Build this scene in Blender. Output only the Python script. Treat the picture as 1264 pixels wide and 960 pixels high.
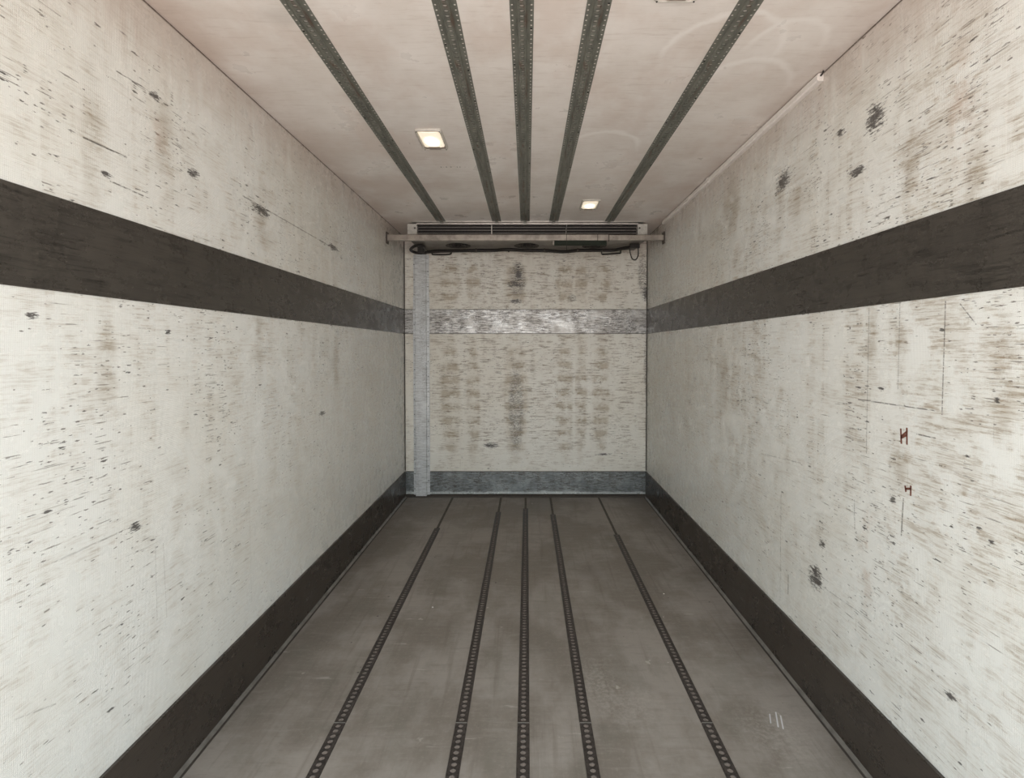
import bpy, math, random
from mathutils import Vector, Matrix
random.seed(7)
for o in list(bpy.data.objects): bpy.data.objects.remove(o)
C = bpy.context.scene.collection
S = bpy.context.scene

# ------------------------------------------------------------ camera, light, exposure
F = 620.0                      # focal length in px of the 1264 px frame
CX, CZ = 0.015, 1.512          # camera stands 1.5 cm right of the centre line, 1.51 m over the floor
VX, VY = 650.7, 430.5
PITCH = 12.8
cam = bpy.data.cameras.new('camera'); camo = bpy.data.objects.new('camera', cam); C.objects.link(camo)
cam.sensor_width = 36; cam.lens = F/1264*36
camo.location = (CX, 0, CZ)
camo.rotation_euler = (math.radians(90)-math.atan(PITCH/F), 0, 0)
cam.shift_x = -(VX-632)/1264
cam.shift_y = -((480-VY)-PITCH)/1264
cam.clip_start = 0.02
S.camera = camo
S.view_settings.view_transform = 'Standard'
S.view_settings.look = 'None'
S.view_settings.gamma = 1
S.view_settings.use_curve_mapping = False
S.view_settings.exposure = 0.09
SKY_STRENGTH = 2.85
LAMP = 9.0

w = bpy.data.worlds.new('sky'); S.world = w; w.use_nodes = True
nt = w.node_tree; nt.nodes.clear()
tc = nt.nodes.new('ShaderNodeTexCoord'); sp = nt.nodes.new('ShaderNodeSeparateXYZ')
nt.links.new(tc.outputs['Generated'], sp.inputs[0])
cr = nt.nodes.new('ShaderNodeValToRGB')
mr = nt.nodes.new('ShaderNodeMapRange'); mr.inputs[1].default_value = -1; mr.inputs[2].default_value = 1
nt.links.new(sp.outputs['Z'], mr.inputs[0]); nt.links.new(mr.outputs[0], cr.inputs[0])
e = cr.color_ramp.elements
e[0].position = 0.0; e[0].color = (0.88, 0.76, 0.69, 1)
e[1].position = 1.0; e[1].color = (0.80, 0.95, 1.0, 1)
x = e.new(0.49); x.color = (1.08, 0.98, 0.91, 1)
x = e.new(0.51); x.color = (0.96, 1.0, 1.01, 1)
bg = nt.nodes.new('ShaderNodeBackground'); bg.inputs[1].default_value = SKY_STRENGTH
nt.links.new(cr.outputs[0], bg.inputs[0])
wo = nt.nodes.new('ShaderNodeOutputWorld'); nt.links.new(bg.outputs[0], wo.inputs[0])

# ------------------------------------------------------------ room measures
XL, XR = -1.235, 1.235
YF, YB = 0.30, 5.115           # open tail, bulkhead
H = 2.65

# ------------------------------------------------------------ node helper
class M:
    def __init__(s, name):
        s.m = bpy.data.materials.new(name); s.m.use_nodes = True
        s.t = s.m.node_tree; s.t.nodes.clear()
        s.out = s.t.nodes.new('ShaderNodeOutputMaterial')
        s.b = s.t.nodes.new('ShaderNodeBsdfPrincipled')
        s.t.links.new(s.b.outputs[0], s.out.inputs[0])
        tc = s.t.nodes.new('ShaderNodeTexCoord')
        sp = s.t.nodes.new('ShaderNodeSeparateXYZ'); s.t.links.new(tc.outputs['Object'], sp.inputs[0])
        s.pos = tc.outputs['Object']; s.x, s.y, s.z = sp.outputs
    def put(s, sock, v):
        if isinstance(v, (int, float)):
            sock.default_value = v
        elif isinstance(v, (tuple, list)):
            sock.default_value = tuple(v)+((1,) if len(v) == 3 and sock.type == 'RGBA' else ())
        else: s.t.links.new(v, sock)
    def ma(s, op, a, b=0.0, c=None, clamp=False):
        n = s.t.nodes.new('ShaderNodeMath'); n.operation = op; n.use_clamp = clamp
        s.put(n.inputs[0], a); s.put(n.inputs[1], b)
        if c is not None: s.put(n.inputs[2], c)
        return n.outputs[0]
    def mul(s, *v):
        r = v[0]
        for q in v[1:]: r = s.ma('MULTIPLY', r, q)
        return r
    def add(s, *v):
        r = v[0]
        for q in v[1:]: r = s.ma('ADD', r, q)
        return r
    def mx(s, *v):
        r = v[0]
        for q in v[1:]: r = s.ma('MAXIMUM', r, q)
        return r
    def ss(s, v, a, b, lo=0.0, hi=1.0):            # smooth map range
        n = s.t.nodes.new('ShaderNodeMapRange'); n.interpolation_type = 'SMOOTHSTEP'
        if a > b: a, b, lo, hi = b, a, hi, lo
        s.put(n.inputs[0], v)
        n.inputs[1].default_value = a; n.inputs[2].default_value = b
        n.inputs[3].default_value = lo; n.inputs[4].default_value = hi
        return n.outputs[0]
    def vec(s, a, b, c=0.0):
        n = s.t.nodes.new('ShaderNodeCombineXYZ')
        s.put(n.inputs[0], a); s.put(n.inputs[1], b); s.put(n.inputs[2], c); return n.outputs[0]
    def noise(s, v, scale=1.0, detail=3.0, rough=0.55, dist=0.0):
        n = s.t.nodes.new('ShaderNodeTexNoise'); s.put(n.inputs['Vector'], v)
        n.inputs['Scale'].default_value = scale; n.inputs['Detail'].default_value = detail
        n.inputs['Roughness'].default_value = rough; n.inputs['Distortion'].default_value = dist
        return n.outputs[0]
    def voro(s, v, scale=1.0, rnd=1.0):
        n = s.t.nodes.new('ShaderNodeTexVoronoi'); s.put(n.inputs['Vector'], v)
        n.inputs['Scale'].default_value = scale; n.inputs['Randomness'].default_value = rnd
        q = s.t.nodes.new('ShaderNodeSeparateColor'); s.t.links.new(n.outputs['Color'], q.inputs[0])
        return n.outputs['Distance'], q.outputs[0], q.outputs[1]
    def mix(s, f, a, b):
        n = s.t.nodes.new('ShaderNodeMix'); n.data_type = 'RGBA'
        s.put(n.inputs[0], f); s.put(n.inputs[6], a); s.put(n.inputs[7], b); return n.outputs[2]
    def bump(s, h, strength=0.3, dist=0.002):
        n = s.t.nodes.new('ShaderNodeBump'); n.inputs['Strength'].default_value = strength
        n.inputs['Distance'].default_value = dist; s.put(n.inputs['Height'], h)
        s.t.links.new(n.outputs[0], s.b.inputs['Normal'])
    def set(s, color=None, rough=None, metal=None, spec=None):
        if color is not None: s.put(s.b.inputs['Base Color'], color)
        if rough is not None: s.put(s.b.inputs['Roughness'], rough)
        if metal is not None: s.put(s.b.inputs['Metallic'], metal)
        if spec is not None: s.put(s.b.inputs['Specular IOR Level'], spec)
        return s.m
    # mark primitives in a (u, v) plane
    def blob(s, u, v, cu, cv, ru, rv, soft=1.0):
        a = s.ma('DIVIDE', s.ma('SUBTRACT', u, cu), ru); b = s.ma('DIVIDE', s.ma('SUBTRACT', v, cv), rv)
        d = s.ma('SQRT', s.add(s.mul(a, a), s.mul(b, b)))
        return s.ss(d, 1.0, 1.0-soft)
    def seg(s, u, v, p, q, wd):
        du, dv = q[0]-p[0], q[1]-p[1]; L2 = du*du+dv*dv
        a = s.ma('SUBTRACT', u, p[0]); b = s.ma('SUBTRACT', v, p[1])
        t = s.ma('DIVIDE', s.add(s.mul(a, du), s.mul(b, dv)), L2, clamp=True)
        a = s.ma('SUBTRACT', a, s.mul(t, du)); b = s.ma('SUBTRACT', b, s.mul(t, dv))
        d = s.ma('SQRT', s.add(s.mul(a, a), s.mul(b, b)))
        return s.ss(d, wd, wd*0.3)
    def dabs(s, u, v, su, sv, size, dens, mask, seed, warp=0.35):
        """ragged dabs of dirt: one per voronoi cell, kept where a cell's lot is below density*mask"""
        wu = s.noise(s.vec(s.mul(u, su*2.3), s.mul(v, sv*2.3), seed), 1, 2)
        wv = s.noise(s.vec(s.mul(u, su*2.3), s.mul(v, sv*2.3), seed+5), 1, 2)
        vv = s.vec(s.add(s.mul(u, su), s.mul(wu, warp)), s.add(s.mul(v, sv), s.mul(wv, warp)), seed)
        d, r, r2 = s.voro(vv)
        keep = s.ma('LESS_THAN', r, s.mul(mask, dens))
        rad = s.ma('MULTIPLY_ADD', r2, size*0.8, size*0.25)
        k = s.ma('DIVIDE', d, rad)
        return s.mul(s.ss(k, 1.0, 0.55), keep)

def LW(px, py):   # where a mark seen on the left wall really sits: (depth, height)
    Y = F*(CX-XL)/(VX-px); return Y, CZ+(VY-py)*Y/F
def RW(px, py):
    Y = F*(XR-CX)/(px-VX); return Y, CZ+(VY-py)*Y/F
def BW(px, py):
    return CX+(px-VX)*YB/F, CZ+(VY-py)*YB/F

def wall_material(name, axis, seed, blobs=(), segs=(), dirt=1.0, white=(0.825, 0.84, 0.81), streak=1.0):
    m = M(name); u = m.y if axis == 'y' else m.x; v = m.z
    W = lambda c0, f: m.mix(f, c, c0)
    big = m.noise(m.vec(m.mul(u, 1.2), m.mul(v, 1.0), seed), 1, 3)
    cloud = m.noise(m.vec(m.mul(u, 10.0), m.mul(v, 9.0), seed+1), 1, 6, .70)
    # cargo rubs in upright columns: broad ones and narrow ones
    c1 = m.ss(m.noise(m.vec(m.mul(u, 4.6), m.mul(v, 0.30), seed+2), 1, 2), .48, .60)
    c2 = m.mx(m.ss(m.noise(m.vec(m.mul(u, 17), m.mul(v, 0.45), seed+3), 1, 2), .50, .62), m.mul(m.ss(m.ma('SINE', m.mul(u, 24)), .55, .9), m.ss(m.noise(m.vec(m.mul(u, 2), m.mul(v, 1.2), seed+33), 1, 2), .40, .55), .9) if axis == 'y' else 0.0)
    zone = m.ss(v, .25, 1.25, .22, 1.0)
    zone = m.mul(zone, m.ss(v, 2.62, 2.25, .25, 1.0))
    g1 = m.noise(m.vec(m.mul(u, 11), m.mul(v, 150), seed+4), 1, 5, .70)     # fine level streaks
    g2 = m.noise(m.vec(m.mul(u, 9), m.mul(v, 75), seed+14), 1, 5, .74)
    fine = m.ss(g1, .50, .62); fine2 = m.ss(g2, .51, .62)
    c = m.mix(m.ss(big, .35, .7), white, (white[0]*.95, white[1]*.93, white[2]*.90))
    c = m.mix(m.mul(m.ss(cloud, .46, .80), .30*dirt), c, (0.55, 0.50, 0.42))
    c = m.mix(m.mul(fine, m.ss(cloud, .38, .58), .30*streak), c, (0.40, 0.35, 0.28))
    c = m.mix(m.mul(fine2, m.ss(cloud, .42, .56), .26*streak), c, (0.42, 0.36, 0.29))
    rub = m.mul(m.mx(c1, m.mul(c2, .8)), m.ss(cloud, .40, .56), zone)
    c = m.mix(m.mul(rub, m.add(.12, m.mul(fine2, .28), m.mul(fine, .30)), dirt), c, (0.36, 0.29, 0.205))
    up = m.ss(m.noise(m.vec(m.mul(u, 120), m.mul(v, 1.3), seed+6), 1, 2), .68, .75)
    c = m.mix(m.mul(up, m.ss(cloud, .42, .58), .26*dirt), c, (0.28, 0.24, 0.19))
    pale = m.ss(m.noise(m.vec(m.mul(u, 60), m.mul(v, .8), seed+16), 1, 2), .70, .76)
    c = m.mix(m.mul(pale, .25), c, (0.88, 0.87, 0.83))
    # black dabs gather in clusters, small specks are looser
    clus = m.mul(m.ss(m.noise(m.vec(m.mul(u, 3.2), m.mul(v, 2.4), seed+7), 1, 4, .6), .48, .60), zone)
    clus = m.mx(clus, m.mul(c2, m.ss(cloud, .46, .56), zone, .8))
    loose = m.add(m.mul(clus, .9), .05)
    c = m.mix(m.mul(m.dabs(u, v, 22, 85, .40, .22*dirt, loose, seed+8, .9), .88), c, (0.060, 0.054, 0.050))
    c = m.mix(m.mul(m.dabs(u, v, 48, 150, .42, .55*dirt, m.add(clus, .04), seed+9, .8), .75), c, (0.10, 0.085, 0.07))
    c = m.mix(m.mul(m.dabs(u, v, 12, 180, .42, .55*dirt, m.add(clus, .08), seed+10, .9), .65), c, (0.13, 0.11, 0.09))
    c = m.mix(m.mul(m.dabs(u, v, 3.5, 170, .34, .26*dirt, m.add(clus, .15), seed+11, .8), m.ss(g1, .42, .55), .6), c, (0.16, 0.14, 0.12))
    rag = m.noise(m.vec(m.mul(u, 20), m.mul(v, 110), seed+12), 1, 6, .75)
    rg2 = m.noise(m.vec(m.mul(u, 60), m.mul(v, 210), seed+13), 1, 3, .6)
    blk = brn = rst = gry = None
    for (cu, cv, ru, rv, kind) in blobs:
        b = m.blob(u, v, cu, cv, ru, rv)
        if kind == 'black': blk = b if blk is None else m.mx(blk, b)
        elif kind == 'grey': gry = b if gry is None else m.mx(gry, b)
        elif kind == 'brown': brn = b if brn is None else m.mx(brn, b)
        else: rst = b if rst is None else m.mx(rst, b)
    if brn is not None and axis == 'x':               # pallet edges: rubs repeat row over row
        row = m.ss(m.ma('SINE', m.add(m.mul(v, 44.9), m.mul(cloud, 5), m.mul(big, 3))), -.5, .7, .30, 1.0)
        side = m.mul(m.ss(brn, 0, .45), row)
        c = m.mix(m.mul(side, m.add(.20, m.mul(m.ss(cloud, .40, .54), .45), m.mul(fine2, .25))), c, (0.42, 0.345, 0.235))
        c = m.mix(m.mul(side, fine, fine2, .6), c, (0.20, 0.155, 0.10))
        wide = m.mul(m.ss(u, -.97, -.80), m.ss(v, .45, .6))
        c = m.mix(m.mul(wide, m.ss(g2, .53, .60), m.ss(cloud, .38, .52), .55), c, (0.24, 0.195, 0.14))
    elif brn is not None:
        c = m.mix(m.mul(brn, m.add(.10, m.mul(m.ss(cloud, .40, .56), .30), m.mul(fine2, .32), m.mul(fine, .28))), c, (0.31, 0.245, 0.165))
    if rst is not None: c = m.mix(m.mul(rst, m.ss(cloud, .40, .62), .35), c, (0.50, 0.34, 0.25))
    if gry is not None: c = m.mix(m.mul(m.ss(gry, 0, .5), m.ss(m.add(m.mul(rg2, .5), m.mul(rag, .5)), .44, .55), .72), c, (0.13, 0.115, 0.10))
    if blk is not None:
        f = m.ss(m.add(m.mul(rag, .60), m.mul(rg2, .40), m.mul(blk, .25)), .62, .72)
        c = m.mix(m.mul(f, m.ss(blk, 0, .12), .92), c, (0.065, 0.058, 0.055))
    for (p, q, wd, a) in segs:
        c = m.mix(m.mul(m.seg(u, v, p, q, wd), m.ss(m.add(m.mul(rg2, .5), m.mul(rag, .5)), .40, .52), a), c, (0.07, 0.06, 0.05))
    # grime gathered at the ceiling joint
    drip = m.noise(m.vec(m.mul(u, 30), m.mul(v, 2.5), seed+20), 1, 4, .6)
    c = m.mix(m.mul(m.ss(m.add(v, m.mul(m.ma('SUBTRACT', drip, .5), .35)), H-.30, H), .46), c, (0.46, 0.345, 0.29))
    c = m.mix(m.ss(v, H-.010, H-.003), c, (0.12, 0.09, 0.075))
    weave = m.mul(m.ma('SINE', m.mul(m.add(u, v), 700)), m.ma('SINE', m.mul(m.ma('SUBTRACT', u, v), 700)))
    m.bump(m.add(m.mul(weave, .5), m.mul(g1, 1.2), m.mul(cloud, 1.2)), .40, .0012)
    return m.set(c, m.ss(cloud, .3, .8, .22, .42), 0.0, .5)

def plate_material(name, axis, seed, base, dirtc, metal, rough, streak, light=(0.5, 0.48, 0.44), edge=None, grime=0.0, joints=()):
    m = M(name); u = m.y if axis == 'y' else m.x; v = m.z
    cloud = m.noise(m.vec(m.mul(u, 6), m.mul(v, 8), seed), 1, 6, .72)
    gr = m.noise(m.vec(m.mul(u, 8), m.mul(v, 130), seed+1), 1, 5, .72)
    g2 = m.noise(m.vec(m.mul(u, 4), m.mul(v, 42), seed+4), 1, 5, .74)
    cols = m.ss(m.noise(m.vec(m.mul(u, 12), m.mul(v, .8), seed+5), 1, 3), .50, .62)
    spk = m.noise(m.vec(m.mul(u, 70), m.mul(v, 90), seed+6), 1, 3, .7)
    c = m.mix(m.ss(cloud, .35, .7), base, dirtc)
    dk = tuple(q*.35 for q in base)
    c = m.mix(m.mul(m.ss(gr, .51, .64), streak), c, dk)
    c = m.mix(m.mul(m.ss(g2, .52, .63), streak*.7), c, dk)
    c = m.mix(m.mul(cols, m.ss(spk, .42, .62), streak*.6), c, dk)
    c = m.mix(m.mul(m.ss(gr, .46, .34), streak*.5), c, tuple(min(1, q*1.6) for q in base))
    mask = m.ss(cloud, .4, .6)
    c = m.mix(m.mul(m.dabs(u, v, 18, 110, .34, .14, mask, seed+2, .8), .5*streak+.2), c, tuple(q*.25 for q in base))
    c = m.mix(m.mul(m.dabs(u, v, 9, 150, .28, .05, mask, seed+3, .8), .22), c, light)
    if grime:
        h = m.noise(m.vec(m.mul(u, 13), m.mul(v, 95), seed+8), 1, 6, .76)
        w8 = m.ss(m.noise(m.vec(m.mul(u, 4), m.mul(v, 5), seed+9), 1, 4, .6), .34, .50)
        c = m.mix(m.mul(m.ss(h, .47, .56), w8, grime, .9), c, (0.085, 0.075, 0.068))
        c = m.mix(m.mul(m.ss(spk, .52, .62), w8, cols, grime), c, (0.09, 0.08, 0.075))
    for jz in joints: c = m.mix(m.ss(m.ma('ABSOLUTE', m.ma('SUBTRACT', v, jz)), .007, .003), c, (0.10, 0.09, 0.08))
    if edge: c = m.mix(m.mul(m.ss(m.add(v, m.mul(m.ma('SUBTRACT', cloud, .5), .08)), edge+.03, edge), .8), c, (0.80, 0.86, 0.86))
    m.bump(m.add(gr, m.mul(cloud, 2), spk), .35, .0012)
    return m.set(c, m.ss(cloud, .3, .75, rough-.08, rough+.12), metal, .5)

# ------------------------------------------------------------ mesh helpers
class MB:
    def __init__(s): s.v = []; s.f = []; s.mi = []
    def face(s, idx, mi=0): s.f.append(tuple(idx)); s.mi.append(mi)
    def box(s, x0, x1, y0, y1, z0, z1, mi=0):
        n = len(s.v)
        s.v += [(x0,y0,z0),(x1,y0,z0),(x1,y1,z0),(x0,y1,z0),(x0,y0,z1),(x1,y0,z1),(x1,y1,z1),(x0,y1,z1)]
        for q in ((0,3,2,1),(4,5,6,7),(0,1,5,4),(1,2,6,5),(2,3,7,6),(3,0,4,7)): s.face([n+i for i in q], mi)
        return s
    def tube(s, pts, r, n=10, mi=0, cap=True, closed=False):
        pts = [Vector(p) for p in pts]; rings = []
        k = len(pts); up = None
        for i, p in enumerate(pts):
            if closed: t = pts[(i+1) % k]-pts[i-1]
            else: t = pts[min(i+1, k-1)]-pts[max(i-1, 0)]
            t.normalize()
            if up is None:
                up = Vector((0,0,1)) if abs(t.z) < .9 else Vector((0,1,0))
            a = t.cross(up).normalized(); b = a.cross(t).normalized(); up = b
            rr = r[i] if isinstance(r, (list, tuple)) else r
            base = len(s.v)
            for j in range(n):
                an = 2*math.pi*j/n; s.v.append(tuple(p+a*math.cos(an)*rr+b*math.sin(an)*rr))
            rings.append(base)
        for i in range(k if closed else k-1):
            A, B = rings[i], rings[(i+1) % k]
            for j in range(n): s.face((A+j, A+(j+1) % n, B+(j+1) % n, B+j), mi)
        if cap and not closed:
            s.face([rings[0]+j for j in range(n)][::-1], mi); s.face([rings[-1]+j for j in range(n)], mi)
        return s
    def prism(s, prof, a0, a1, axis='x', mi=0):
        """profile of (p, q) swept along an axis: x -> (y,z), y -> (x,z)"""
        n = len(s.v); k = len(prof)
        for a in (a0, a1):
            for p, q in prof: s.v.append((a, p, q) if axis == 'x' else (p, a, q))
        for i in range(k): s.face((n+i, n+(i+1) % k, n+k+(i+1) % k, n+k+i), mi)
        s.face([n+i for i in range(k)][::-1], mi); s.face([n+k+i for i in range(k)], mi)
        return s
    def holecell(s, x0, x1, y0, y1, hx, hy, rx, ry, z, zd, floor_mi=None, mi=0):
        """a rectangle of plate in the xy plane with an oval hole, its wall down to zd"""
        cor = [math.atan2(b-hy, a-hx) for a in (x0, x1) for b in (y0, y1)]
        ang = sorted(set([round(2*math.pi*i/12-math.pi, 5) for i in range(12)]+[round(c, 5) for c in cor]))
        n = len(ang); base = len(s.v)
        for a in ang:
            c, d = math.cos(a), math.sin(a); s.v.append((hx+rx*c, hy+ry*d, z))
        for a in ang:
            c, d = math.cos(a), math.sin(a)
            tx = ((x1-hx) if c > 0 else (hx-x0))/max(abs(c), 1e-9); ty = ((y1-hy) if d > 0 else (hy-y0))/max(abs(d), 1e-9)
            t = min(tx, ty); s.v.append((hx+t*c, hy+t*d, z))
        for a in ang:
            c, d = math.cos(a), math.sin(a); s.v.append((hx+rx*c, hy+ry*d, zd))
        for i in range(n):
            j = (i+1) % n
            s.face((base+i, base+n+i, base+n+j, base+j), mi)
            s.face((base+i, base+j, base+2*n+j, base+2*n+i), mi)
        if floor_mi is not None: s.face([base+2*n+i for i in range(n)], floor_mi)
        return s
    def build(s, name, mats, parent=None, smooth=False, bevel=0, loc=None, recalc=True):
        me = bpy.data.meshes.new(name); me.from_pydata(s.v, [], s.f); me.update()
        if recalc:
            import bmesh
            bm = bmesh.new(); bm.from_mesh(me); bmesh.ops.recalc_face_normals(bm, faces=bm.faces); bm.to_mesh(me); bm.free()
        for m in (mats if isinstance(mats, (list, tuple)) else [mats]): me.materials.append(m)
        for p, k in zip(me.polygons, s.mi): p.material_index = k; p.use_smooth = smooth
        o = bpy.data.objects.new(name, me); C.objects.link(o)
        if loc: o.location = loc
        if parent: o.parent = parent
        if bevel:
            b = o.modifiers.new('bevel', 'BEVEL'); b.width = bevel; b.segments = 2; b.limit_method = 'ANGLE'
        return o
def tag(o, label, cat, group=None):
    o['label'] = label; o['category'] = cat
    if group: o['group'] = group
    return o
def empty(name, loc, label, cat, group=None):
    o = bpy.data.objects.new(name, None); o.location = loc; o.empty_display_size = .1; C.objects.link(o)
    return tag(o, label, cat, group)
def struct(o, label=None):
    o['kind'] = 'structure'
    if label: o['label'] = label
    return o

# ------------------------------------------------------------ materials of the shell
lb = [LW(325, 261)+(.16, .05, 'black'), LW(325, 285)+(.09, .14, 'brown'), LW(412, 306)+(.16, .04, 'black'),
      LW(242, 216)+(.07, .035, 'black'), LW(120, 165)+(.06, .35, 'brown'), LW(207, 185)+(.07, .28, 'brown'),
      LW(196, 122)+(.05, .03, 'black'), LW(135, 217)+(.045, .02, 'black'), LW(40, 389)+(.04, .02, 'black'),
      LW(397, 510)+(.10, .03, 'black'), LW(164, 652)+(.05, .03, 'black'), LW(200, 172)+(.06, .09, 'rust'),
      LW(470, 345)+(.06, .25, 'brown'), LW(130, 440)+(.05, .25, 'brown'), LW(320, 430)+(.06, .30, 'brown'),
      LW(415, 450)+(.08, .30, 'brown'), LW(208, 410)+(.03, .02, 'black'), LW(150, 378)+(.018, .012, 'black')]
ls = [(LW(302, 243), LW(420, 311), .004, .8), (LW(108, 172), LW(160, 196), .004, .85), (LW(150, 92), LW(180, 110), .003, .85),
      (LW(140, 225), LW(180, 243), .0035, .8), (LW(60, 697), LW(140, 660), .004, .3), (LW(8, 895), LW(60, 875), .003, .35),
      (LW(188, 672), LW(189, 768), .002, .35), (LW(198, 672), LW(201, 765), .002, .35), (LW(306, 620), LW(307, 745), .002, .25)]
rb = [RW(1055, 213)+(.09, .04, 'black'), RW(1034, 166)+(.06, .03, 'black'), RW(1118, 200)+(.06, .25, 'brown'),
      RW(1075, 150)+(.09, .12, 'black'), RW(985, 240)+(.12, .16, 'brown'), RW(965, 225)+(.12, .10, 'black'),
      RW(1112, 560)+(.05, .20, 'brown'), RW(1088, 480)+(.03, .015, 'black'), RW(1018, 673)+(.05, .03, 'black'),
      RW(1105, 618)+(.03, .03, 'black'), RW(1228, 672)+(.02, .02, 'black'), RW(1232, 494)+(.02, .02, 'black'),
      RW(1076, 420)+(.05, .22, 'brown'), RW(1112, 440)+(.04, .20, 'brown'), RW(960, 260)+(.05, .25, 'brown'),
      RW(1180, 865)+(.04, .03, 'black'), RW(1240, 450)+(.05, .3, 'brown'), RW(900, 260)+(.20, .25, 'brown'),
      RW(1075, 690)+(.05, .3, 'rust'), RW(1010, 715)+(.10, .10, 'black'), RW(1180, 130)+(.06, .3, 'rust'),
      RW(895, 470)+(.1, .3, 'brown'), RW(935, 470)+(.06, .3, 'brown'), RW(1200, 230)+(.05, .2, 'brown')]
rs = [(RW(1060, 493), RW(1155, 507), .003, .8), (RW(1133, 536), RW(1156, 541), .003, .8), (RW(1166, 372), RW(1164, 512), .003, .7),
      (RW(966, 610), RW(966, 744), .0025, .6), (RW(1072, 380), RW(1071, 560), .003, .45), (RW(940, 560), RW(990, 572), .003, .5),
      (RW(1184, 375), RW(1204, 400), .0025, .7), (RW(1118, 615), RW(1116, 662), .004, .7), (RW(1057, 618), RW(1058, 655), .003, .6),
      (RW(976, 712), RW(976, 735), .005, .8), (RW(1110, 370), RW(1109, 480), .003, .4), (RW(990, 706), RW(1080, 770), .003, .5)]
bb = [BW(637, 351)+(.17, .07, 'black'), BW(640, 338)+(.09, .20, 'black'), BW(606, 550)+(.15, .06, 'black'), BW(797, 360)+(.07, .22, 'black'),
      BW(745, 561)+(.16, .022, 'black'), BW(637, 372)+(.13, .05, 'black'), BW(532, 410)+(.06, .03, 'black'), BW(799, 450)+(.05, .5, 'grey'),
      BW(637, 505)+(.11, .62, 'grey'), BW(639, 345)+(.12, .25, 'grey'), BW(706, 368)+(.06, .05, 'grey'), BW(793, 340)+(.07, .3, 'grey')]
for cx_, rr in ((556, .14), (584, .10), (637, .17), (697, .13), (717, .09), (742, .12)):
    bb.append(BW(cx_, 492)+(rr, .85, 'brown')); bb.append(BW(cx_, 350)+(rr, .30, 'brown'))
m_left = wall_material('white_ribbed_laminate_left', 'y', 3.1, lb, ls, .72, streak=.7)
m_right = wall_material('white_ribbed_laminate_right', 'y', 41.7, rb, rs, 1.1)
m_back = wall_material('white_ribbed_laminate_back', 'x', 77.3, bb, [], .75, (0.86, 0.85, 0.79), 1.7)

m = M('ceiling_laminate')
cl = m.noise(m.vec(m.mul(m.x, 3), m.mul(m.y, 3), 5), 1, 5, .6)
st = m.noise(m.vec(m.mul(m.x, 7), m.mul(m.y, 60), 9), 1, 4, .65)
c = m.mix(m.ss(cl, .35, .7), (0.86, 0.82, 0.785), (0.77, 0.72, 0.675))
c = m.mix(m.mul(m.ss(m.noise(m.vec(m.mul(m.x, 2), m.mul(m.y, 1.5), 15), 1, 5, .6), .46, .62), .38), c, (0.62, 0.50, 0.43))
c = m.mix(m.mul(m.ss(st, .52, .74), .30), c, (0.46, 0.38, 0.32))
st2 = m.noise(m.vec(m.mul(m.x, 14), m.mul(m.y, 130), 19), 1, 5, .7)
c = m.mix(m.mul(m.ss(st2, .54, .72), m.ss(cl, .4, .6), .30), c, (0.42, 0.33, 0.27))
# pale wiped arcs on the right, near the doors
for (cx_, cy_, r_) in ((.98, 1.95, .14), (.95, 2.25, .20), (.75, 2.0, .22), (.45, 2.9, .20)):
    a = m.ma('SUBTRACT', m.x, cx_); b = m.mul(m.ma('SUBTRACT', m.y, cy_), .8)
    d = m.add(m.ma('SQRT', m.add(m.mul(a, a), m.mul(b, b))), m.mul(m.ma('SUBTRACT', cl, .5), .12))
    d = m.ma('ABSOLUTE', m.ma('SUBTRACT', d, r_))
    c = m.mix(m.mul(m.ss(d, .022, .0), m.ss(m.y, cy_+.05, cy_-.12), .75), c, (0.93, 0.90, 0.87))
# row of dark nicks behind the left lamp
nk = m.ss(m.noise(m.vec(m.mul(m.x, 70), 0, 2), 1, 1), .5, .6)
c = m.mix(m.mul(m.seg(m.x, m.y, (-.535, 3.17), (-.36, 3.17), .012), nk, .8), c, (0.15, 0.12, 0.1))
c = m.mix(m.mul(m.blob(m.x, m.y, -.83, 1.75, .12, .08), .3), c, (0.4, 0.37, 0.34))
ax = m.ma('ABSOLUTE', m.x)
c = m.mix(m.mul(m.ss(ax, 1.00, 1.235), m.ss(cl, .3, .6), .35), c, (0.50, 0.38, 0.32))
m.bump(m.add(m.mul(st, .6), m.mul(cl, 2.5)), .25, .002)
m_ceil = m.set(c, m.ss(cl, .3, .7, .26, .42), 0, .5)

m = M('phenolic_floor')
cl = m.noise(m.vec(m.mul(m.x, 2.2), m.mul(m.y, 1.6), 1), 1, 5, .62)
fi = m.noise(m.vec(m.mul(m.x, 60), m.mul(m.y, 60), 2), 1, 4, .7)
ln = m.noise(m.vec(m.mul(m.x, 28), m.mul(m.y, 1.4), 3), 1, 4, .6)
c = m.mix(m.ss(cl, .40, .60), (0.210, 0.182, 0.156), (0.315, 0.281, 0.252))
g3 = m.noise(m.vec(m.mul(m.x, 5), m.mul(m.y, 3.2), 31), 1, 5, .68)
c = m.mix(m.mul(m.ss(g3, .50, .62), .28), c, (0.180, 0.168, 0.140))
acr = m.noise(m.vec(m.mul(m.x, 5), m.mul(m.y, 34), 37), 1, 5, .70)
c = m.mix(m.mul(m.ss(acr, .52, .66), .22), c, (0.15, 0.125, 0.11))
c = m.mix(m.mul(m.ss(acr, .46, .36), .18), c, (0.38, 0.35, 0.32))
c = m.mix(m.mul(m.dabs(m.x, m.y, 7, 45, .30, .10, m.add(cl, .2), 28.0, .9), .40), c, (0.50, 0.46, 0.42))
c = m.mix(m.mul(m.ss(ln, .52, .72), .35), c, (0.15, 0.125, 0.105))
c = m.mix(m.mul(m.ss(fi, .50, .72), .30), c, (0.34, 0.305, 0.275))
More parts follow.
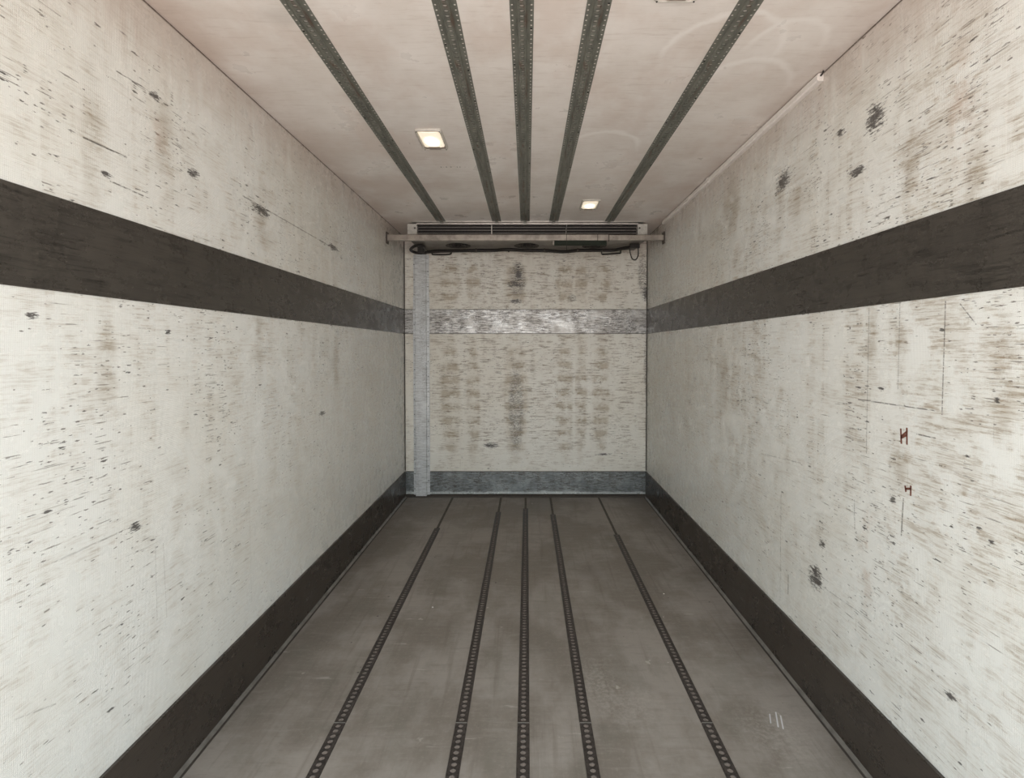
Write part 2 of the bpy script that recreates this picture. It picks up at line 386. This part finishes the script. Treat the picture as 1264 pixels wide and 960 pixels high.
# dusty trodden patches
for (cx_, cy_, rx_, ry_, a_) in ((.33, 2.25, .14, .25, .30), (.45, 2.1, .2, .2, .2), (1.0, 1.95, .22, .25, .28)):
    c = m.mix(m.mul(m.blob(m.x, m.y, cx_, cy_, rx_, ry_), m.ss(fi, .42, .60), a_), c, (0.48, 0.44, 0.40))
c = m.mix(m.mul(m.blob(m.x, m.y, .43, 3.4, .16, .18), .45), c, (0.10, 0.085, 0.075))
c = m.mix(m.mul(m.dabs(m.x, m.y, 11, 16, .20, .10, m.add(cl, .2), 8.0, .8), .55), c, (0.52, 0.47, 0.42))
c = m.mix(m.mul(m.dabs(m.x, m.y, 17, 17, .13, .12, m.add(cl, .2), 18.0, .4), .8), c, (0.05, 0.04, 0.035))
sc = m.mx(m.seg(m.x, m.y, (1.02, 1.98), (1.05, 2.06), .004), m.seg(m.x, m.y, (1.035, 1.97), (1.06, 2.04), .004), m.seg(m.x, m.y, (1.0, 2.0), (1.02, 2.05), .003))
c = m.mix(m.mul(sc, .8), c, (0.75, 0.75, 0.78))
m.bump(m.add(fi, m.mul(ln, 1.5)), .35, .002)
m_floor = m.set(c, m.ss(cl, .3, .7, .50, .68), 0, .4)

m_band_l = plate_material('dark_scuff_plate_left', 'y', 2.0, (0.055, 0.049, 0.042), (0.068, 0.060, 0.050), 0, .28, .7)
m_band_r = plate_material('dark_scuff_plate_right', 'y', 12.0, (0.055, 0.049, 0.042), (0.068, 0.060, 0.050), 0, .28, .7)
m_band_b = plate_material('worn_galvanised_plate_back', 'x', 22.0, (0.66, 0.65, 0.63), (0.36, 0.34, 0.31), .35, .30, .7, grime=1.0, joints=(1.667, 1.913))
m_kick_s = plate_material('dark_kick_plate', 'y', 32.0, (0.042, 0.034, 0.028), (0.058, 0.047, 0.038), 0, .30, .35)
m_kick_b = plate_material('galvanised_kick_plate', 'x', 52.0, (0.42, 0.46, 0.47), (0.17, 0.195, 0.205), .45, .30, .6, edge=.035, grime=.9, joints=(.260,))
def plain(name, col, rough=.5, metal=0.0, var=.12, sc=40):
    m = M(name); n = m.noise(m.pos, sc, 4, .6)
    c = m.mix(m.ss(n, .35, .7), col, tuple(q*(1-var*2) for q in col))
    m.bump(n, .15, .001)
    return m.set(c, rough, metal)
m_edge = plain('scuffed_aluminium_edge', (0.25, 0.235, 0.215), .45, .4, .18, 14)
m_dark_strip = plain('sealant_and_dark_strip', (0.06, 0.05, 0.042), .7)

# ------------------------------------------------------------ the shell
T = .08
struct(MB().box(XL-T, XR+T, YF, YB+T, -T, 0).build('floor', m_floor))
struct(MB().box(XL-T, XR+T, YF, YB+T, H, H+T).build('ceiling', m_ceil))
struct(MB().box(XL-T, XL, YF, YB, 0, H).build('wall_left', m_left))
wr = struct(MB().box(XR, XR+T, YF, YB, 0, H).build('wall_right', m_right))
struct(MB().box(XL-T, XR+T, YB, YB+T, 0, H).build('wall_back', m_back))
def band(name, mat, side, z0, z1, th, y0=YF, y1=YB-.0): 
    b = MB()
    if side == 'l': b.box(XL, XL+th, y0, y1, z0, z1)
    elif side == 'r': b.box(XR-th, XR, y0, y1, z0, z1)
    else: b.box(XL+.006, XR-.006, YB-th, YB, z0, z1)
    return struct(b.build(name, mat, bevel=.0015))
BZ0, BZ1 = 1.665, 1.915
b1 = band('trim_1', m_band_l, 'l', BZ0, BZ1, .004)
b2 = band('trim_2', m_band_r, 'r', BZ0, BZ1, .004)
b3 = band('trim_3', m_band_b, 'b', BZ0, BZ1, .004)
for o, t in ((b1, 'dark grey scuff plate running along the left wall at chest height'), (b2, 'dark grey scuff plate running along the right wall at chest height'),
             (b3, 'worn metal scuff plate across the back wall at chest height')): o['label'] = t
KZ = .262
k1 = band('baseboard_left', m_kick_s, 'l', .0, KZ, .012)
k2 = band('baseboard_right', m_kick_s, 'r', .0, KZ, .012)
k3 = band('baseboard_back', m_kick_b, 'b', .030, KZ, .010)
# cove edge along both kick plates, plain dark strip between the back one and the floor
for side, sx, x0 in (('left', 1, XL+.012), ('right', -1, XR-.012)):
    prof = [(x0, 0.0005), (x0+sx*.012, .0005), (x0+sx*.012, .003), (x0+sx*.008, .006), (x0+sx*.003, .012), (x0, .014)]
    struct(MB().prism([(x0+sx*.0125, .0004), (x0+sx*.021, .0004), (x0+sx*.020, .0025), (x0+sx*.013, .003)], YF, YB-.04, 'y').build('trim_9' if sx > 0 else 'trim_10', m_dark_strip))
    struct(MB().prism(prof, YF, YB-.03, 'y').build('trim_4' if sx > 0 else 'trim_5', m_edge))
struct(MB().prism([(YB, 0), (YB-.035, 0), (YB-.030, .012), (YB-.006, .030), (YB, .030)], XL+.012, XR-.012).build('trim_6', m_dark_strip))
for nm, xc in (('trim_7', XL), ('trim_8', XR)):              # sealed upright joints in the two far corners
    s_ = 1 if xc < 0 else -1
    struct(MB().prism([(xc+s_*.0045, YB-.012), (xc+s_*.0045, YB-.0105), (xc+s_*.012, YB-.0105)], 0.27, H-.001, 'x').build(nm, m_dark_strip) if False else
           MB().box(min(xc, xc+s_*.0085), max(xc, xc+s_*.0085), YB-.0125, YB, .27, H-.001).build(nm, m_dark_strip, bevel=.002))
# brown hand-drawn H marks on the right wall
m_pen = plain('brown_marker', (0.20, 0.075, 0.05), .7)
def hmark(strokes, name):
    b = MB()
    for p, q in strokes:
        (y0, z0), (y1, z1) = RW(*p), RW(*q); d = Vector((y1-y0, z1-z0)).normalized(); n = Vector((-d.y, d.x))*.0035
        k = len(b.v)
        for (yy, zz) in ((y0+n.x, z0+n.y), (y0-n.x, z0-n.y), (y1-n.x, z1-n.y), (y1+n.x, z1+n.y)): b.v.append((XR-.0006, yy, zz))
        b.face((k, k+1, k+2, k+3))
    o = b.build(name, m_pen, parent=wr); return o
o = hmark([((1113.5, 529), (1114.5, 548)), ((1121, 528), (1121.5, 549)), ((1114, 539), (1121, 533)), ((1114, 541), (1121, 537))], 'marker_letter')
o['label'] = 'upper brown hand-drawn letter H'
o = hmark([((1120, 600), (1121, 608)), ((1127, 600), (1127, 613)), ((1120, 604), (1127, 604))], 'marker_letter')
o['label'] = 'lower brown hand-drawn letter H'

# ------------------------------------------------------------ floor tracks
m_track = plain('worn_floor_track', (0.075, 0.062, 0.056), .5, .35, .25, 90)
m_dust = plain('dust_in_track_holes', (0.27, 0.23, 0.205), .8, 0, .25, 70)
m_groove = plain('dirt_filled_groove', (0.105, 0.090, 0.076), .75, 0, .25, 30)
P = .0267; JOINT = 1.997
def floor_section(y0, y1, parent, wd=.0225):
    b = MB(); n = max(1, round((y1-y0)/P)); p = (y1-y0)/n; z = .0042
    for i in range(n):
        a = y0+i*p
        b.holecell(-wd, wd, a, a+p, 0, a+p/2, .0108, .0100, z, .0016, 1)
    # bevelled long edges and ends
    for sx in (-1, 1):
        b.prism([(sx*wd, 0.0003), (sx*(wd+.0015), .0003), (sx*(wd+.0005), z-.001), (sx*wd, z)], y0, y1, 'y')
    b.box(-wd, wd, y0-.0004, y0, .0003, z); b.box(-wd, wd, y1, y1+.0004, .0003, z)
    return b.build('track_section', [m_track, m_dust], parent)
fx = [(-.742, 4.20, 'leftmost of the five floor tracks, ends short of the back wall'),
      (-.2505, 4.62, 'floor track just left of the middle one, round dusty holes'),
      (0.0, 4.72, 'middle floor track of the five, round dusty holes along it'),
      (.2505, 4.55, 'floor track just right of the middle one, round dusty holes'),
      (.742, 4.05, 'rightmost of the five floor tracks, near the right wall')]
for x, ye, lab in fx:
    t = empty('floor_track', (x, 0, 0), lab, 'cargo track', 'perforated lashing tracks in the floor')
    floor_section(YF+.01, JOINT-.003, t); floor_section(JOINT+.003, ye, t)
    MB().box(-.010, .010, ye+.001, 5.07, .0002, .0018).build('groove_strip', m_groove, t)
    MB().box(-.0235, .0235, JOINT-.0022, JOINT+.0022, .0003, .0050).build('joint_bar', m_edge, t, bevel=.0008)

# ------------------------------------------------------------ ceiling tracks
m_ct = M('grey_ceiling_track')
n1 = m_ct.noise(m_ct.vec(m_ct.mul(m_ct.x, 40), m_ct.mul(m_ct.y, 9), m_ct.mul(m_ct.z, 10)), 1, 5, .65)
rustn = m_ct.noise(m_ct.vec(m_ct.mul(m_ct.x, 30), m_ct.mul(m_ct.y, 5), 4), 1, 4, .6)
c = m_ct.mix(m_ct.ss(n1, .35, .68), (0.215, 0.220, 0.190), (0.145, 0.150, 0.130))
c = m_ct.mix(m_ct.mul(m_ct.ss(rustn, .52, .66), m_ct.ss(m_ct.ma('ABSOLUTE', m_ct.x), .026, .012), .7), c, (0.14, 0.075, 0.05))
m_ct.bump(n1, .3, .001)
m_ctrack = m_ct.set(c, .42, .35)
m_screw = plain('dark_screw', (0.03, 0.028, 0.025), .4, .6)
PC = .0264; YT = 4.545
def ceiling_track(x, label, group='perforated lashing tracks on the ceiling'):
    t = empty('ceiling_track', (x, 0, H), label, 'cargo track', group)
    z = -.0015; zr = -.0066; fw = .040; cw = .017
    for part, xs in (('flange', (-1,)), ('flange', (1,))):
        b = MB(); s_ = xs[0]; n = round((YT-YF)/PC); p = (YT-YF)/n
        a0, a1 = sorted((s_*cw, s_*fw)); hx = s_*.0325
        for i in range(n):
            y = YF+i*p; b.holecell(a0, a1, y, y+p, hx, y+p/2, .0037, .0040, z, -.0001)
        ex = s_*fw; b.box(min(ex, ex+s_*.0005), max(ex, ex+s_*.0005), YF, YT, z, -.0001)
        b.box(a0, a1, YT, YT+.0005, z, -.0001)
        rd = s_*.0245; b.box(rd-.0008, rd+.0008, YF, YT, z-.0012, z)
        b.build(part, m_ctrack, t)
    b = MB(); n = round((YT-YF)/PC); p = (YT-YF)/n
    for i in range(n):
        y = YF+i*p; b.holecell(-cw+.003, cw-.003, y, y+p, 0, y+p/2, .0095, .0068, zr, -.0008)
    for s_ in (-1, 1): b.prism([(s_*(cw-.003), zr), (s_*cw, z), (s_*cw, -.0001), (s_*(cw-.003), -.0001)], YF, YT, 'y')
    b.box(-cw, cw, YT, YT+.0005, zr, -.0001)
    b.build('slotted_channel', m_ctrack, t)
    y = YF+.1+random.random()*.2
    while y < YT-.05:
        s_ = random.choice((-1, 1)); r = .0042
        b = MB(); b.tube([(s_*.0325, y, z-.0001), (s_*.0325, y, z-.0022)], [r, r*.7], 10)
        b.build('screw', m_screw, t); y += random.uniform(.16, .34)
    return t
for x, lab in ((-.752, 'leftmost grey perforated ceiling track, on the far side of the left lamp'),
               (-.257, 'ceiling track just left of the middle one, right beside the left lamp'),
               (-.003, 'middle grey perforated track of the five on the ceiling'),
               (.252, 'ceiling track just right of the middle one, left of the small far lamp'),
               (.747, 'rightmost grey perforated ceiling track, nearest the white trunking')):
    ceiling_track(x, lab)

# ------------------------------------------------------------ ceiling lamps
m_white = plain('aged_white_plastic', (0.62, 0.59, 0.54), .4, 0, .08)
m_bezel = plain('lamp_bezel', (0.50, 0.48, 0.44), .35, .2, .1)
def emis(name, col, k):
    m = M(name); n = m.noise(m.pos, 30, 2)
    m.put(m.b.inputs['Base Color'], (.8, .75, .65)); m.put(m.b.inputs['Emission Color'], col)
    # the bulb behind the lens: brighter in the middle, dying off to the ends
    d = m.ma('SQRT', m.add(m.mul(m.x, m.x, 350), m.mul(m.y, m.y, 130)))
    m.put(m.b.inputs['Emission Strength'], m.mul(m.add(.07, m.mul(m.ss(d, 1.1, 0.0), m.ss(d, 1.1, 0.0), .93)), k)); return m.m
m_lens = emis('lit_lamp_lens', (1.0, 0.86, 0.66), LAMP)
m_lens_side = plain('unlit_lamp_end', (0.36, 0.29, 0.24), .35)
def ceiling_lamp(x, y, label):
    t = empty('ceiling_lamp', (x, y, H), label, 'ceiling lamp', 'small lit ceiling lamps')
    W2, L2 = .072, .128
    b = MB()                                           # outer ring with rounded ends
    def rr(w, l, r, z):
        pts = []
        for (sx, sy, a0) in ((1, 1, 0), (-1, 1, 90), (-1, -1, 180), (1, -1, 270)):
            for k in range(5):
                a = math.radians(a0+k*22.5); pts.append((sx*(w-r)+r*math.cos(a), sy*(l-r)+r*math.sin(a), z))
        return pts
    rings = [rr(W2, L2, .022, -.0005), rr(W2-.001, L2-.001, .021, -.010), rr(W2-.007, L2-.007, .016, -.014), rr(W2-.012, L2-.012, .011, -.013), rr(W2-.014, L2-.014, .010, -.004)]
    for r in rings: b.v += r
    n = 20
    for i in range(4):
        for j in range(n): b.face((i*n+j, i*n+(j+1) % n, (i+1)*n+(j+1) % n, (i+1)*n+j))
    b.build('bezel', m_white, t, smooth=True)
    b = MB(); w, l = W2-.015, L2-.015
    b.prism([(-w, -.004), (w, -.004), (w-.004, -.012), (w*.5, -.0165), (-w*.5, -.0165), (-w+.004, -.012)], -l, l-.034, 'y')
    b.build('lens', m_lens, t)
    b = MB(); b.box(-w, w, l-.032, l, -.011, -.004); b.box(-w*.55, w*.55, l-.045, l-.006, -.0185, -.011)
    b.build('end_housing', [m_lens_side], t, bevel=.002)
    for sx in (-1, 1):
        for sy in (-1, 1):
            b = MB(); b.tube([(sx*(W2-.012), sy*(L2-.012), -.0125), (sx*(W2-.012), sy*(L2-.012), -.0155)], [.0035, .0028], 10)
            b.build('screw', m_screw, t)
    return t
ceiling_lamp(.495, 1.535, 'nearest lit ceiling lamp, only its edge showing at the top of the photo')
ceiling_lamp(-.501, 2.745, 'lit rectangular lamp left of the middle tracks on the ceiling')
ceiling_lamp(.506, 3.975, 'small lit lamp at the far right of the ceiling near the cooling unit')

# ------------------------------------------------------------ cooling unit under the ceiling
m_case = plain('cooling_unit_case', (0.26, 0.235, 0.205), .45, .1, .2, 12)
m_alu = plain('bright_aluminium_lip', (0.62, 0.60, 0.57), .30, .8, .1, 30)
m_dark = plain('dark_interior', (0.012, 0.011, 0.011), .6)
m_cap = plain('white_end_cap', (0.62, 0.61, 0.57), .4)
m_black = plain('black_rubber', (0.020, 0.017, 0.015), .55)
U0, U1 = CX-1.081, CX+1.085; UY = 4.545; UZ = 2.512
unit = empty('cooling_unit', (CX, UY, UZ), 'wide flat cooling unit under the ceiling at the back wall, slatted front', 'cooling unit')
def upart(b, name, mat, **k):
    b.v = [(a-CX, c_-UY, d-UZ) for a, c_, d in b.v]; return b.build(name, mat, unit, **k)
# body with three round fan openings underneath
b = MB(); zb = UZ-.0
fan = [(-.49, .10), (.10, .10), (.69, .10)]
fan = [CX+(566-VX)*4.9/F, CX+(650-VX)*4.9/F, CX+(733-VX)*4.9/F]
ys = (UY+.02, 4.76, 5.02, YB-.001)
b.box(U0, U1, UY+.062, YB-.001, zb+.045, H-.001)
xs = [U0]
for f_ in fan: xs += [f_-.14, f_+.14]
xs.append(U1)
def quad(x0, x1, y0, y1, z):
    k = len(b.v); b.v += [(x0,y0,z),(x1,y0,z),(x1,y1,z),(x0,y1,z)]; b.face((k,k+1,k+2,k+3))
quad(U0, U1, ys[0], ys[1], zb); quad(U0, U1, ys[2], ys[3], zb)
for i in range(0, len(xs), 2): quad(xs[i], xs[i+1], ys[1], ys[2], zb)
for f_ in fan: b.holecell(f_-.14, f_+.14, ys[1], ys[2], f_, 4.89, .122, .115, zb, zb+.044)
b.box(U0, U0+.003, ys[0], YB-.001, zb, zb+.045); b.box(U1-.003, U1, ys[0], YB-.001, zb, zb+.045)
upart(b, 'casing', m_case, recalc=True)
for f_ in fan:                                            # fan: hub, blades, wire guard
    b = MB(); b.tube([(f_, 4.89, zb+.042), (f_, 4.89, zb+.014)], [.032, .028], 16)
    for k in range(5):
        a = 2*math.pi*k/5; q = len(b.v)
        for rr_, da, zz in ((.028, 0, .038), (.108, .10, .038), (.108, .75, .018), (.028, .6, .022)):
            b.v.append((f_+rr_*math.cos(a+da), 4.89+rr_*math.sin(a+da), zb+zz))
        b.face((q, q+1, q+2, q+3))
    fo = upart(b, 'fan', m_dark)
    b = MB()
    for rr_ in (.03, .06, .09, .118):
        b.tube([(f_+rr_*math.cos(j*math.pi/14), 4.89+rr_*math.sin(j*math.pi/14), zb-.002) for j in range(28)], .0018, 5, closed=True)
    for k in range(4):
        a = k*math.pi/4; b.tube([(f_-.12*math.cos(a), 4.89-.12*math.sin(a), zb-.0015), (f_+.12*math.cos(a), 4.89+.12*math.sin(a), zb-.0015)], .0018, 5)
    upart(b, 'fan_guard', m_dark)
# end caps, top lip, slats, dark inside
GZ0, GZ1 = UZ+.027, H-.018
for x0, x1, hx_ in ((U0, U0+.088, U0+.070), (U1-.090, U1, U1-.072)):
    b = MB(); b.box(x0, x1, UY, UY+.10, UZ+.022, H-.012); o = upart(b, 'end_cap', m_cap, bevel=.004)
    b = MB(); b.tube([(hx_, UY-.0015, UZ+.087), (hx_, UY+.004, UZ+.087)], .008, 12); upart(b, 'end_cap_plug', m_screw)
b = MB(); b.box(U0+.088, U1-.090, UY+.05, UY+.06, GZ0-.005, GZ1); upart(b, 'coil_backing', m_dark)
b = MB(); b.prism([(UY-.006, H-.020), (UY-.006, H-.008), (UY+.004, H-.005), (UY+.03, H-.005), (UY+.03, H-.020)], U0+.086, U1-.088); upart(b, 'top_lip', m_alu)
b = MB(); b.prism([(UY-.035, H-.0035), (UY-.035, H-.0005), (UY+.03, H-.0005), (UY+.03, H-.0035)], U0+.04, U1-.04); upart(b, 'ceiling_flange', m_alu)
m_slat = plain('grille_slat', (0.30, 0.27, 0.25), .35, .3)
for i in range(3):
    z = GZ0+.012+i*.027
    b = MB(); b.prism([(UY+.002, z), (UY+.002, z+.0045), (UY+.022, z+.0055), (UY+.022, z+.0035)], U0+.088, U1-.090); upart(b, 'slat', m_slat)
for xx in (CX+(607-VX)*4.54/F, CX+(699-VX)*4.54/F):
    b = MB(); b.box(xx-.003, xx+.003, UY-.001, UY+.03, GZ0, GZ1); upart(b, 'slat_bracket', m_alu)
b = MB(); b.prism([(UY, UZ+.027), (UY+.02, UZ+.027), (UY+.022, UZ-.001), (UY+.012, UZ-.004), (UY+.002, UZ+.010)], U0+.06, U1-.06); upart(b, 'bottom_rail', m_case)

# ------------------------------------------------------------ load bar wall to wall
m_bar = plain('dull_metal_bar', (0.40, 0.36, 0.32), .38, .45, .2, 14)
m_brk = plain('dark_bracket', (0.09, 0.075, 0.065), .5, .4)
BY, BZ = 4.490, 2.499
bar = empty('load_bar', (0, BY, BZ), 'dull grey metal load bar spanning wall to wall below the cooling unit', 'load bar')
def rounded(w, h, r):
    p = []
    for sx, sy, a0 in ((1, 1, 0), (-1, 1, 90), (-1, -1, 180), (1, -1, 270)):
        for k in range(4):
            a = math.radians(a0+k*30); p.append((sx*(w-r)+r*math.cos(a), sy*(h-r)+r*math.sin(a)))
    return p
xj = CX+(751-VX)*BY/F
MB().prism(rounded(.024, .028, .008), XL+.012, xj, 'x').build('outer_tube', m_bar, bar, smooth=False)
MB().prism(rounded(.020, .0245, .007), xj, XR-.012, 'x').build('inner_tube', m_bar, bar)
MB().prism(rounded(.0252, .0295, .009), xj-.008, xj+.002, 'x').build('collar', m_brk, bar)
xk = CX+(737-VX)*BY/F
MB().prism(rounded(.0250, .0290, .009), xk-.004, xk+.003, 'x').build('collar', m_brk, bar)
for x0, x1 in ((XL+.0002, XL+.013), (XR-.013, XR-.0002)):
    MB().box(x0, x1, -.030, .030, -.052, .050).build('wall_bracket', m_brk, bar, bevel=.003)
m_green = plain('dark_green_latch', (0.012, 0.020, 0.011), .7, .0)
g0, g1 = CX+(684-VX)*BY/F, CX+(748-VX)*BY/F
o = MB().prism([(-.018, -.028), (.018, -.028), (.020, -.060), (.010, -.068), (-.012, -.068), (-.020, -.058)], g0, g1, 'x').build('latch_housing', m_green, bar)
o['label'] = 'dark green latch box under the bar'
MB().box(g0-.012, g0, -.010, .010, -.062, -.030).build('latch_lever', m_bar, bar, bevel=.002)
xc = CX+(699-VX)*4.45/F
o = MB().tube([(xc, UY-.010, H-.022), (xc, BY-.034, 2.585), (xc+.002, BY-.031, 2.50), (xc+.003, BY-.030, 2.43), (xc+.004, BY-.02, 2.385)], .0022, 6).build('hanging_cord', m_black)
tag(o, 'thin dark cord hanging over the load bar in front of the cooling unit', 'cord')

# ------------------------------------------------------------ hose and wires along the foot of the unit
def hp(px, py, y=None):
    if y is None: y = min(5.06, F*.975/(VY-py))      # just under the unit, then against the wall
    return (CX+(px-VX)*y/F, y, CZ+(VY-py)*y/F)
def spline(pts, sub=6):
    P_ = [Vector(p) for p in pts]; out = []
    for i in range(len(P_)-1):
        p0 = P_[max(i-1, 0)]; p1 = P_[i]; p2 = P_[i+1]; p3 = P_[min(i+2, len(P_)-1)]
        for k in range(sub):
            t = k/sub
            out.append(.5*((2*p1)+(p2-p0)*t+(2*p0-5*p1+4*p2-p3)*t*t+(3*p1-p0-3*p2+p3)*t**3))
    return out+[P_[-1]]
hose = empty('drain_hose', hp(650, 310), 'thick dark hose strung across the top of the back wall under the cooling unit', 'hose')
ho = Vector(hose.location)
def hpart(pts, r, name, mat=m_black, sub=6, n=8):
    b = MB(); b.tube([tuple(Vector(p)-ho) for p in spline(pts, sub)], r, n); return b.build(name, mat, hose, smooth=True)
hpart([hp(528, 311.5), hp(540, 310.5), hp(565, 310), hp(588, 309.6), hp(608, 309.5), hp(628, 308.5), hp(650, 309.6), hp(672, 309.6), hp(695, 311.2), hp(715, 309.5), hp(740, 309.3), hp(757, 309.2), hp(772, 306.5), hp(786, 304.5)], .0165, 'main_hose')
hpart([hp(531, 311.0), hp(522, 312.6), hp(513, 312), hp(507.5, 308.8), hp(511, 305), hp(517, 303.5), hp(523, 304.2), hp(524.5, 308.5), hp(522, 311.4)], .014, 'coiled_end')
for px in (588, 628, 672, 713):
    b = MB(); p = Vector(hp(px, 309.4))-ho; b.tube([p+Vector((-.007, 0, 0)), p+Vector((.007, 0, 0))], .0195, 12); b.tube([p+Vector((0, 0, .005)), p+Vector((0, .045, .016))], .005, 6); b.build('hose_clip', m_brk, hose)
hpart([hp(534, 311), hp(534, 314), hp(537, 314.6), hp(553, 314.6), hp(557, 313.5), hp(557, 311)], .0075, 'wire_loop', sub=4)
hpart([hp(742.5, 308), hp(742.5, 313.6), hp(746, 314.2), hp(762, 313.2), hp(765.5, 312.6), hp(765.5, 309)], .0080, 'wire_loop', sub=4)
hpart([hp(776.5, 307), hp(777.5, 313), hp(779.5, 319), hp(782.5, 321), hp(785.5, 319.5), hp(787.3, 314), hp(786.8, 305)], .0052, 'wire_loop')
b = MB(); p = Vector(hp(783, 304))-ho; b.box(p.x-.045, p.x+.045, p.y-.015, p.y+.02, p.z-.022, p.z+.020); b.build('junction_block', m_black, hose, bevel=.004)
b = MB(); p = Vector(hp(519, 306))-ho; b.box(p.x-.025, p.x+.035, p.y-.005, p.y+.025, p.z-.048, p.z+.020); b.build('junction_block', m_black, hose, bevel=.006)

# ------------------------------------------------------------ upright cover on the left of the back wall
m_cov = plate_material('pale_galvanised_cover', 'x', 91.0, (0.78, 0.81, 0.83), (0.62, 0.64, 0.65), .08, .30, .35, grime=.35)
x0, x1 = CX+(511-VX)*YB/F, CX+(530-VX)*YB/F
cov = empty('duct_cover', ((x0+x1)/2, YB, 0), 'pale bluish metal strip standing upright at the left of the back wall', 'duct cover')
cx_ = (x0+x1)/2
def cpart(b, name, mat, **k):
    b.v = [(a-cx_, c_-YB, d) for a, c_, d in b.v]; return b.build(name, mat, cov, **k)
zt = CZ+(VY-315)*YB/F; zm = CZ+(VY-367)*YB/F
b = MB(); b.prism([(x0, YB-.004), (x0, YB-.011), (x0+.012, YB-.012), (x0+.018, YB-.024), (x1-.020, YB-.024), (x1-.014, YB-.012), (x1, YB-.011), (x1, YB-.004)], 0, 1, 'x')
prof = [(x0, YB-.0042), (x0, YB-.0115), (x0+.014, YB-.012), (x0+.020, YB-.026), (x1-.030, YB-.026), (x1-.024, YB-.012), (x1, YB-.0115), (x1, YB-.0042)]
def vprism(prof, z0, z1):
    b = MB(); k = len(prof)
    for z in (z0, z1):
        for p, q in prof: b.v.append((p, q, z))
    for i in range(k): b.face((i, (i+1) % k, k+(i+1) % k, k+i))
    b.face(list(range(k))[::-1]); b.face(list(range(k, 2*k))); return b
cpart(vprism(prof, .012, zt), 'long_cover', m_cov)
prof2 = [(p, q-.0022) for p, q in prof]; prof2[0] = (x0-.004, YB-.0042); prof2[-1] = (x1+.004, YB-.0042); prof2[1] = (x0-.004, YB-.0137); prof2[-2] = (x1+.004, YB-.0137)
cpart(vprism(prof2, .012, zm), 'overlapping_cover', m_cov)
for i in range(17):
    for xx, off in ((x0+.006, 0), (x1-.010, .07)):
        z = zt-.10-i*.152-off
        if z > .05:
            b = MB(); dy = -.0137 if z < zm else -.0115
            b.tube([(xx, YB+dy+.001, z), (xx, YB+dy-.0025, z)], [.006, .004], 8); cpart(b, 'rivet', m_screw)

# ------------------------------------------------------------ trunking in the right ceiling corner
m_pvc = plain('white_trunking', (0.88, 0.84, 0.80), .35, 0, .04)
TY = 2.09
tr = empty('cable_trunking', (XR, TY, H), 'white plastic cable trunking along the right corner of wall and ceiling', 'cable trunking')
def trun(y0, y1, name):
    prof = [(-.0005, -.004), (-.020, -.004), (-.026, -.010), (-.026, -.030), (-.021, -.036), (-.0005, -.036)]
    b = MB(); b.prism(prof, y0, y1, 'y'); return b.build(name, m_pvc, tr)
trun(0.0, 3.36-TY, 'trunking_length'); trun(3.365-TY, 4.47-TY, 'trunking_length')
b = MB(); b.prism([(-.0005, -.003), (-.027, -.003), (-.0275, -.037), (-.0005, -.0375)], 3.345-TY, 3.38-TY, 'y'); b.build('joint_cover', m_pvc, tr)
b = MB(); b.tube([(-.012, .004, -.015), (-.012, -.010, -.013), (-.014, -.022, -.006)], .0035, 8); b.build('cable_end', m_black, tr)

# ------------------------------------------------------------ crumbs on the floor
m_crumb = plain('pale_crumb', (0.80, 0.79, 0.75), .7)
def crumb(px, py, r, label, col=m_crumb):
    y = F*CZ/(py-VY); x = CX+(px-VX)*y/F; b = MB()
    prof = [(0, 0), (1, .15), (.8, .75), (.3, 1.0)]; n = 7; rs_ = [[random.uniform(.75, 1.2) for _ in range(n)] for _ in range(3)]
    for k, (rr_, zz) in enumerate(prof[1:]):
        for j in range(n):
            a = 2*math.pi*j/n; q = rs_[k][j]; b.v.append((x+rr_*r*q*math.cos(a), y+rr_*r*q*math.sin(a), .0008+zz*r*.7))
    for k in range(2):
        for j in range(n): b.face((k*n+j, k*n+(j+1) % n, (k+1)*n+(j+1) % n, (k+1)*n+j))
    b.face(list(range(2*n, 3*n))); b.face(list(range(n))[::-1])
    o = b.build('crumb', col); tag(o, label, 'crumb'); return o
crumb(533, 753, .006, 'small white crumb on the floor left of the middle tracks')
crumb(821, 736, .005, 'small pale crumb on the floor right of the outer right track')
